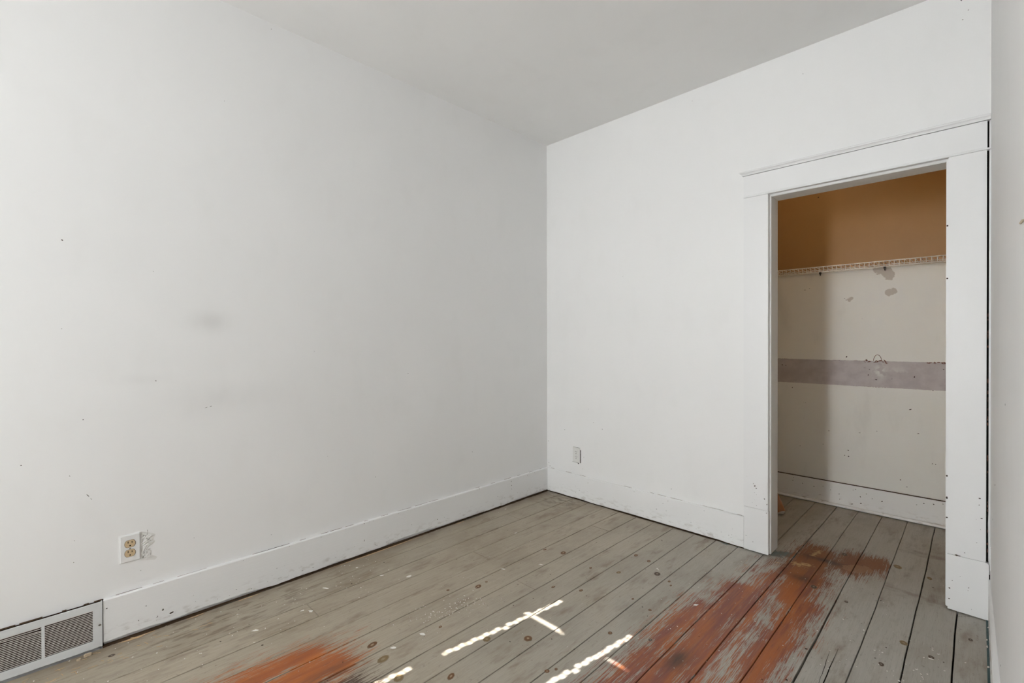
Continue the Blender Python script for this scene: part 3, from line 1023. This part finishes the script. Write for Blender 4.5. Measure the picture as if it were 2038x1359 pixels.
# rough plaster repair beside the near outlet
rr = random.Random(4)
gx, gz = 10, 26
vs_, fs = [], []
for j in range(gz + 1):
    for i in range(gx + 1):
        u, v = i / gx, j / gz
        edge = min(u * 6, (1 - u) * 3, v * 6, (1 - v) * 6, 1)
        hgt = 0.0004 + max(0, edge) * rr.uniform(0.0003, 0.0034)
        wob = 0.010 * math.sin(9 * v + 1) + 0.006 * math.sin(23 * v)
        vs_.append((hgt, -2.623 + 0.040 * u + (wob * u), 0.300 + 0.122 * v - 0.012 * u))
for j in range(gz):
    for i in range(gx):
        a = j * (gx + 1) + i
        fs.append((a, a + 1, a + gx + 2, a + gx + 1))
mesh('plaster_patch', vs_, fs, M_painted, wall_left)
tag(blobs('plaster_cracks', [(-2.618 + rr.uniform(0, 0.03), rr.uniform(0.305, 0.42), rr.uniform(0.0012, 0.0022), rr.uniform(4, 9), rr.gauss(1.2, 0.5)) for _ in range(16)],
          lambda u, v, h: (0.0028 + h, u, v), flat('plaster_crack_grey', (0.25, 0.23, 0.20), 0.9), wall_left, 0.3, 0.0003), kind='stuff')

# torn paper at the right edge of the view, loose caulk low in the corner
on_rw = lambda u, v, h: (RX(u) - 0.0004 - h, u, v)
blobs('torn_paper', [(-1.62, 1.445, 0.0125, 14.0, 0.10)], on_rw, M_peel, wall_right, 0.15, 0.0015, 14)
tube('caulk_bead', [(2.5315, -0.012, 0.20), (2.5325, -0.014, 0.30), (2.531, -0.012, 0.42), (2.5325, -0.010, 0.55)], [0.0025, 0.004, 0.004, 0.0015], M_casing, wall_right)
box('paint_ridge', 2.5285, 2.5345, -0.016, 0.0, 0.26, 2.17, M_casing, wall_right)
box('caulk_flake', 2.5335, 2.5352, -0.075, -0.03, 0.24, 0.34, M_casing, wall_right)
tag(blobs('wall_nicks', [(-0.5, 0.70, .004), (-0.12, 0.35, .003), (-0.9, 0.25, .003), (-1.1, 1.05, .003), (-0.3, 0.52, .003)], on_rw, M_chip_dark, wall_right, 0.35, 0.0003), kind='stuff')

# near-black strip painting raw wood and depth shade between right casing and wall
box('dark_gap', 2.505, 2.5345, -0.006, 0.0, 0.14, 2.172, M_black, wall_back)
tag(blobs('gap_paint', [(2.526, rr.uniform(0.3, 1.35), rr.uniform(0.002, 0.004), rr.uniform(2, 8), 1.57) for _ in range(26)],
          lambda u, v, h: (u, -0.0063 - h, v), M_chip_brown, wall_back, 0.3, 0.0005), kind='stuff')

# ------------------------------------------------------------------ closet doorway casing
CP = 0.027   # casing thickness
door = empty('door_1', ((OPEN_L + OPEN_R) / 2, 0.0, 0.0))
tag(door, 'white cased closet doorway without a door', 'doorway', kind='structure')
ox = (OPEN_L + OPEN_R) / 2


def dbox(name, x0, x1, y0, y1, z0, z1, mat, bevel=0.0015, parent=door):
    return box(name, x0 - ox, x1 - ox, y0, y1, z0, z1, mat, parent, bevel, 2)


cl_ = dbox('side_casing', 1.525, 1.656, -CP, 0.0, 0.2545, 2.043, M_casing, 0.002)
pl_ = dbox('plinth_block', 1.527, 1.6575, -CP - 0.0015, 0.0, 0.006, 0.2535, M_casing, 0.002)
cr_ = dbox('side_casing', 2.399, 2.5215, -CP, 0.0, 0.2545, 2.043, M_casing, 0.002)
# right plinth: a little wider than the casing above it, chipped at the shoulder
bm = bmesh.new()
prof = [(2.399, 0.007), (2.5305, 0.004), (2.5305, 0.246), (2.5265, 0.250), (2.5205, 0.2535), (2.399, 0.2535)]
fr = [bm.verts.new((a - ox, -CP - 0.0015, b)) for a, b in prof]
bk = [bm.verts.new((a - ox, 0.0, b)) for a, b in prof]
bm.faces.new(fr)
bm.faces.new(bk[::-1])
for k in range(len(prof)):
    k2 = (k + 1) % len(prof)
    bm.faces.new((fr[k], bk[k], bk[k2], fr[k2]))
pr_ = bm_obj('plinth_block', bm, M_casing, door)
dbox('head_casing', 1.525, 2.5225, -CP, 0.0, 2.0515, 2.1694, M_casing, 0.0015)
dbox('fillet_strip', 1.524, 2.5335, -CP - 0.003, 0.0, 2.0435, 2.0508, M_casing, 0.002)
# cap moulding: small cove profile run along the top, returned at the left end
prof = [(0.0, 2.1712), (-CP - 0.005, 2.1712), (-CP - 0.006, 2.1745), (-CP - 0.010, 2.181), (-CP - 0.016, 2.1845), (-CP - 0.018, 2.190), (-CP - 0.016, 2.1925), (0.0, 2.1925)]
vs_, fs = [], []
for xx in (1.5115 - ox, 2.5335 - ox):
    for (yy, zz) in prof:
        sh = (-(yy + CP) * 1.0 if yy < -CP else 0.0)
        vs_.append(((xx + 0.012 - sh) if xx < 0 else xx, yy, zz))
P_ = len(prof)
for k in range(P_):
    k2 = (k + 1) % P_
    fs.append((k, k2, P_ + k2, P_ + k))
fs.append(tuple(range(P_)))
fs.append(tuple(P_ + k for k in range(P_))[::-1])
bm = bmesh.new()
me = bpy.data.meshes.new('tmp')
me.from_pydata(vs_, [], fs)
bm.from_mesh(me)
bm_obj('cap_moulding', bm, M_casing, door)
# jambs: their front edges show as a narrow bright reveal
dbox('jamb', OPEN_L - 0.019, OPEN_L, -0.0005, TW + 0.004, 0.004, OPEN_T + 0.019, M_jamb, 0.0025)
dbox('jamb', OPEN_R, OPEN_R + 0.019, -0.0005, TW + 0.004, 0.004, OPEN_T + 0.019, M_casing, 0.0025)
dbox('head_jamb', OPEN_L, OPEN_R, -0.0005, TW + 0.004, OPEN_T, OPEN_T + 0.019, M_jamb, 0.0025)
# casing chips
dl = lambda u, v, h: (u - ox, -CP - 0.0018 - h, v)
CA = [(1.587, 0.383, .006), (1.595, 0.370, .005), (1.580, 0.395, .003), (1.638, 0.320, .005), (1.651, 0.292, .004), (1.648, 0.243, .004),
      (2.508, 0.442, .005), (2.502, 0.528, .005), (2.500, 0.499, .003), (2.455, 0.276, .003), (2.429, 0.256, .007, 2, 0), (2.437, 0.256, .005, 2, 0),
      (2.406, 0.102, .005), (2.405, 0.053, .004), (2.415, 0.139, .003), (2.468, 0.125, .003), (1.577, 0.059, .003), (1.54, 0.085, .003)]
for _ in range(14):
    CA.append((rp.choice((rp.uniform(1.54, 1.65), rp.uniform(2.41, 2.51))), rp.uniform(0.03, 0.5), rp.uniform(0.001, 0.0022)))
tag(blobs('paint_chips', CA, dl, M_chip_dark, door, 0.4, 0.0003, 8, 0.6), kind='stuff')
JC = [(z, rp.uniform(0.002, 0.004)) for z in (1.74, 1.50, 0.60, 0.50, 0.41)]
vv, ff = [], []
for z, r in JC:
    b0 = len(vv)
    for k in range(6):
        t = 6.2832 * k / 6
        vv.append((OPEN_R + 0.0045 + 0.004 * math.cos(t) - ox, -0.0015, z + r * 1.6 * math.sin(t)))
    ff.append(tuple(range(b0, b0 + 6)))
tag(mesh('edge_chips', vv, ff, M_chip_dark, door), kind='stuff')

# ------------------------------------------------------------------ outlets
def outlet(loc, rz, label, plate_mat, face_mat, cracked):
    """local frame: plate faces -y, x runs along the wall, origin at the plate's lower edge centre"""
    root = empty('electrical_outlet', loc, rz)
    tag(root, label, 'outlet', 'wall outlets')
    W, H, T = 0.0705, 0.1145, 0.0068
    bm = bmesh.new()
    bm_box(bm, -W / 2, W / 2, -T, 0, 0, H)
    fe = [e for e in bm.edges if all(abs(v.co.y + T) < 1e-6 for v in e.verts)]
    bmesh.ops.bevel(bm, geom=fe, offset=0.0042, segments=3, affect='EDGES')
    bm_obj('cover_plate', bm, plate_mat, root)
    for zc in (H / 2 - 0.0195, H / 2 + 0.0195):
        pts = []
        r, hw = 0.0172, 0.0143
        n = 28
        for k in range(n):
            t = 2 * math.pi * k / n
            x, z = r * math.cos(t), r * math.sin(t)
            pts.append((x, max(-hw, min(hw, z))))
        bm = bmesh.new()
        f = [bm.verts.new((x, -T - 0.0012, zc + z)) for x, z in pts]
        bk = [bm.verts.new((x * 1.03, -T + 0.001, zc + z * 1.03)) for x, z in pts]
        bm.faces.new(f)
        for k in range(n):
            bm.faces.new((f[k], bk[k], bk[(k + 1) % n], f[(k + 1) % n]))
        rec = bm_obj('receptacle', bm, face_mat, root)
        # dark seam round the receptacle face
        vv, ff = [], []
        for s, yy in ((1.0, -T - 0.0002), (1.075, -T - 0.0002)):
            for x, z in pts:
                vv.append((x * s, yy, zc + z * s))
        for k in range(n):
            ff.append((k, (k + 1) % n, n + (k + 1) % n, n + k))
        mesh('seam', vv, ff, M_chip_dark if face_mat is M_almond else plate_mat, rec)
        for sx, hh in ((-0.0064, 0.0084), (0.0064, 0.0070)):
            box('slot', sx - 0.0013, sx + 0.0013, -T - 0.00145, -T - 0.0008, zc + 0.0022, zc + 0.0022 + hh, M_slot, rec)
        gh = cyl('ground_hole', 0.0026, 0.0006, M_slot, rec, 12, 'y', (0, -T - 0.0012, zc - 0.0078))
    sc = cyl('screw', 0.0030, 0.0012, M_screw if not cracked else plate_mat, root, 14, 'y', (0, -T - 0.0004, H / 2))
    box('slot', -0.0026, 0.0026, -T - 0.00125, -T - 0.0008, H / 2 - 0.0005, H / 2 + 0.0005, M_slot, sc)
    if cracked:
        box('back_edge', W / 2 + 0.0001, W / 2 + 0.0052, -0.0018, -0.0002, 0.001, H - 0.014, M_slot, root)
        box('top_seam', -W / 2 + 0.004, W / 2 - 0.006, -0.003, -0.0002, H, H + 0.0012, M_chip_dark, root)
        box('bottom_seam', -W / 2 - 0.004, W / 2 - 0.016, -0.003, -0.0002, -0.0014, 0.0, M_chip_dark, root)
        cyl('plug_hole', 0.0048, 0.0012, M_slot, root, 10, 'y', (0.017, -0.0008, -0.006))
    return root


outlet((0.0, -2.6575, 0.307), math.pi / 2, 'white outlet plate with almond receptacles above the register', M_plastic, M_almond, False)
outlet((0.298, 0.0, 0.2775), 0.0, 'painted-over white outlet near the far corner', M_painted, M_painted, True)

# ------------------------------------------------------------------ baseboard register
reg = empty('wall_register', (0.0, (VY0 + VY1) / 2, 0.0))
tag(reg, 'white louvered metal heat register set into the left baseboard', 'register')
yc = (VY0 + VY1) / 2
RT, Z0, Z1 = 0.021, 0.008, 0.1850
g1 = (VY0 - 0.0285, VY0 - 0.163)       # right grille
g2 = (VY0 - 0.172, VY1 + 0.0285)       # left grille
bm = bmesh.new()
zs0, zs1 = 0.0375, 0.1585
for (a, b, c, d) in ((VY1, VY0, zs1, Z1), (VY1, VY0, Z0, zs0), (g1[0], VY0, zs0, zs1), (g2[0], g1[1], zs0, zs1), (VY1, g2[1], zs0, zs1)):
    bm_box(bm, RT - 0.004, RT, a - yc, b - yc, c, d)
bm_box(bm, 0.0, RT - 0.004, VY1 - yc, VY1 + 0.004 - yc, Z0, Z1)
bm_box(bm, 0.0, RT - 0.004, VY0 - 0.003 - yc, VY0 - yc, Z0, Z1)
bm_obj('register_frame', bm, M_vent, reg)
box('duct_back', 0.0005, 0.002, VY1 + 0.004 - yc, VY0 - 0.004 - yc, Z0, Z1 - 0.002, M_duct, reg)
for (a_, b_) in ((VY1, -2.985), (-2.975, -2.915), (-2.862, -2.85), (-2.80, -2.785), (-2.77, VY0)):
    box('top_gap', 0.0005, 0.010, a_ - yc, b_ - yc, Z1, Z1 + 0.0018, M_gap, reg)
NS = 19
pitch = (zs1 - zs0) / NS
slat_me = None
for gi, g in enumerate((g1, g2)):
    for k in range(NS):
        if slat_me is None:
            L_ = g[0] - g[1]
            vs_ = [(0.0, -L_ / 2, 0.0), (0.0, L_ / 2, 0.0), (-0.004, L_ / 2, -0.0010), (-0.004, -L_ / 2, -0.0010),
                   (0.0, -L_ / 2, 0.0026), (0.0, L_ / 2, 0.0026), (-0.004, L_ / 2, 0.0004), (-0.004, -L_ / 2, 0.0004)]
            slat_me = bpy.data.meshes.new('louver')
            slat_me.from_pydata(vs_, [], [(0, 3, 2, 1), (4, 5, 6, 7), (0, 1, 5, 4), (1, 2, 6, 5), (2, 3, 7, 6), (3, 0, 4, 7)])
            slat_me.materials.append(M_slat)
        o = bpy.data.objects.new('louver', slat_me)
        col.objects.link(o)
        o.parent = reg
        o.location = (RT - 0.0025, (g[0] + g[1]) / 2 - yc, zs0 + pitch * k + 0.0030)
        o.scale = (1, (g[0] - g[1]) / (g1[0] - g1[1]), 1)
        if gi == 1 and k == NS - 3:
            o.rotation_euler = (-0.035, 0.25, 0)
sc = cyl('screw', 0.0042, 0.002, M_screw, reg, 16, 'x', (RT + 0.0006, -2.7545 - yc, 0.094), 0.0006)
box('slot', RT + 0.0014, RT + 0.0019, -2.7545 - yc - 0.0035, -2.7545 - yc + 0.0035, 0.0934, 0.0946, M_slot, sc)
box('side_gap', 0.0005, 0.014, VY0 + 0.0006 - yc, VY0 + 0.004 - yc, 0.004, 0.186, M_black, reg)

# ------------------------------------------------------------------ wire shelf in the closet
SZ, SF = 1.7215, 0.875
x0s, x1s = 1.326, 2.554
sh = empty('wire_shelf', ((x0s + x1s) / 2, CY, SZ))
tag(sh, 'white coated wire shelf across the back of the closet', 'shelf')
sx = (x0s + x1s) / 2
hw = (x1s - x0s) / 2
tube('front_top_rail', [(-hw, SF - CY, 0), (hw, SF - CY, 0)], 0.0031, M_wire, sh)
tube('front_bottom_rail', [(-hw, SF - CY - 0.001, -0.0335), (hw, SF - CY - 0.001, -0.0335)], 0.0031, M_wire, sh)
tube('back_rail', [(-hw, -0.008, -0.003), (hw, -0.008, -0.003)], 0.0026, M_wire, sh)
tube('middle_rail', [(-hw, -0.16, -0.003), (hw, -0.16, -0.003)], 0.0026, M_wire, sh)
cw = None
nw = int((x1s - x0s) / 0.0252)
for k in range(nw):
    x = -hw + 0.012 + k * 0.0252
    if cw is None:
        o = tube('cross_wire', [(0, -0.004, 0.0015), (0, SF - CY + 0.004, 0.0015), (0, SF - CY - 0.0022, -0.002), (0, SF - CY - 0.0030, -0.0335)], 0.0020, M_wire, sh, 6)
        cw = o.data
    else:
        o = bpy.data.objects.new('cross_wire', cw)
        col.objects.link(o)
        o.parent = sh
    o.location = (x, 0, 0)
for xx in (1.657, 2.037):
    box('wall_clip', xx - sx - 0.007, xx - sx + 0.007, -0.014, -0.0005, -0.013, 0.008, M_clip, sh, 0.002)
    tube('clip_tip', [(xx - sx, -0.006, -0.013), (xx - sx, -0.003, -0.026)], [0.005, 0.0015], M_clip, sh)

# ------------------------------------------------------------------ added closet lamp, unseen above the door head, warms the closet's shade
lamp = empty('closet_lamp', (1.80, 0.55, 2.75))
tag(lamp, 'added bare warm bulb in a white lampholder, unseen on the closet ceiling', 'lamp')
tube('lampholder', [(0, 0, 0.0), (0, 0, -0.012), (0, 0, -0.03), (0, 0, -0.05)], [0.05, 0.05, 0.03, 0.02], M_plastic, lamp, 16)
bb_ = B('bulb_glow')
bb_.bsdf.inputs['Emission Color'].default_value = (1.0, 0.74, 0.45, 1)
bb_.bsdf.inputs['Emission Strength'].default_value = 3.0
tube('bulb', [(0, 0, -0.045), (0, 0, -0.06), (0, 0, -0.085), (0, 0, -0.11), (0, 0, -0.128), (0, 0, -0.136)], [0.013, 0.017, 0.028, 0.031, 0.022, 0.006], bb_.mat, lamp, 16)
pd = bpy.data.lights.new('closet_bulb_light', 'POINT')
pd.energy = 2.1
pd.color = (1.0, 0.87, 0.62)
pd.shadow_soft_size = 0.03
po = bpy.data.objects.new('closet_bulb_light', pd)
col.objects.link(po)
po.parent = lamp
po.location = (0, 0, -0.19)

# ------------------------------------------------------------------ wooden furniture leg standing in the closet
leg = empty('wooden_leg', (1.526, 0.715, 0.0))
tag(leg, 'orange-brown wooden leg with a pale tip, half hidden behind the closet jamb', 'wooden leg')
A_ = Vector((0, 0, 0.020))
D_ = Vector((-0.50, 0.38, 0.80)).normalized()
lp = [A_ + D_ * t for t in (0.0, 0.012, 0.05, 0.10, 0.17, 0.24, 0.30)]
tube('shaft', lp, [0.024, 0.028, 0.030, 0.029, 0.028, 0.030, 0.032], M_leg, leg, 16)
tube('pale_tip', [A_ - D_ * 0.011, A_ - D_ * 0.006, A_ + D_ * 0.001], [0.013, 0.022, 0.0245], flat('pale_end_grain', (0.50, 0.46, 0.40), 0.8), leg, 16)

# ------------------------------------------------------------------ window coverings behind the viewer
blind = empty('mini_blind', ((W1[0] + W1[1]) / 2, FY + 0.02, W1[2]))
tag(blind, 'closed white mini blind with cord holes over the double-hung window', 'blind')
bx = (W1[0] + W1[1]) / 2
bw = (W1[1] - W1[0]) / 2 + 0.02
HOLES = (0.372 - bx, 0.740 - bx)
HW, HH, SH, SP = 0.0108, 0.0043, 0.0156, 0.013


def slat_mesh(shift, low=None):
    """flat vinyl slat with two cord slots; low(x) lifts the lower edge of a bent slat"""
    xs_ = [-bw, HOLES[0] - HW + shift, HOLES[0] + HW + shift, HOLES[1] - HW + shift, HOLES[1] + HW + shift, bw]
    if low:
        xs_ = sorted(set(xs_ + [-bw + 2 * bw * k / 40 for k in range(1, 40)]))
    zs_ = [-SH / 2, -HH, HH, SH / 2]
    idx = {}
    vs_, fs = [], []
    for i, xx in enumerate(xs_):
        for j, zz in enumerate(zs_):
            idx[i, j] = len(vs_)
            q = zz + (low(xx + bx) * (SH / 2 - zz) / SH if low else 0.0)
            vs_.append((xx, 0.0022 * (zz / (SH / 2)), q))
    for i in range(len(xs_) - 1):
        mid_ = (xs_[i] + xs_[i + 1]) / 2
        for j in range(3):
            if j == 1 and any(abs(mid_ - h - shift) < HW for h in HOLES):
                continue
            fs.append((idx[i, j], idx[i + 1, j], idx[i + 1, j + 1], idx[i, j + 1]))
    me = bpy.data.meshes.new('slat')
    me.from_pydata(vs_, [], fs)
    me.materials.append(M_blind)
    return me


def bent(x):
    st = lambda a, b: max(0.0, min(1.0, (x - a) / (b - a)))
    return 0.0125 * st(0.338, 0.345) * (1 - st(0.52, 0.60)) + 0.0085 * st(0.745, 0.78) * (1 - st(0.82, 0.95))


SLATS = [slat_mesh(0.0026), slat_mesh(-0.0026)]
BENT = slat_mesh(0.0026, bent)
zz = W1[2] - 0.02
k = 0
while zz < W1[3] + 0.02:
    me_ = SLATS[k % 2]
    if 2.057 <= zz < 2.070:
        me_ = BENT
    o = bpy.data.objects.new('slat', me_)
    col.objects.link(o)
    o.parent = blind
    o.location = (0.008 if 2.002 <= zz < 2.015 else 0.0, 0.0, zz - W1[2])
    k += 1
    zz += SP
box('head_rail', -bw, bw, -0.012, 0.014, W1[3] - W1[2] + 0.02, W1[3] - W1[2] + 0.05, M_blind, blind)
box('bottom_rail', -bw, bw, -0.006, 0.008, -0.05, -0.033, M_blind, blind)
W = W2
s = empty('roller_shade', ((W[0] + W[1]) / 2, FY + 0.022, W[2]))  # unseen cover, added so no direct sun comes through this window
tag(s, 'white roller shade added to block sun at the narrow front window', 'shade')
w2 = (W[1] - W[0]) / 2 + 0.015
box('shade_cloth', -w2, w2, -0.001, 0.001, -0.02, W[3] - W[2] + 0.03, M_blind, s)
cyl('roller', 0.014, 2 * w2, M_blind, s, 14, 'x', (0, 0.0, W[3] - W[2] + 0.045))
box('hem_bar', -w2, w2, -0.004, 0.004, -0.036, -0.02, M_blind, s)
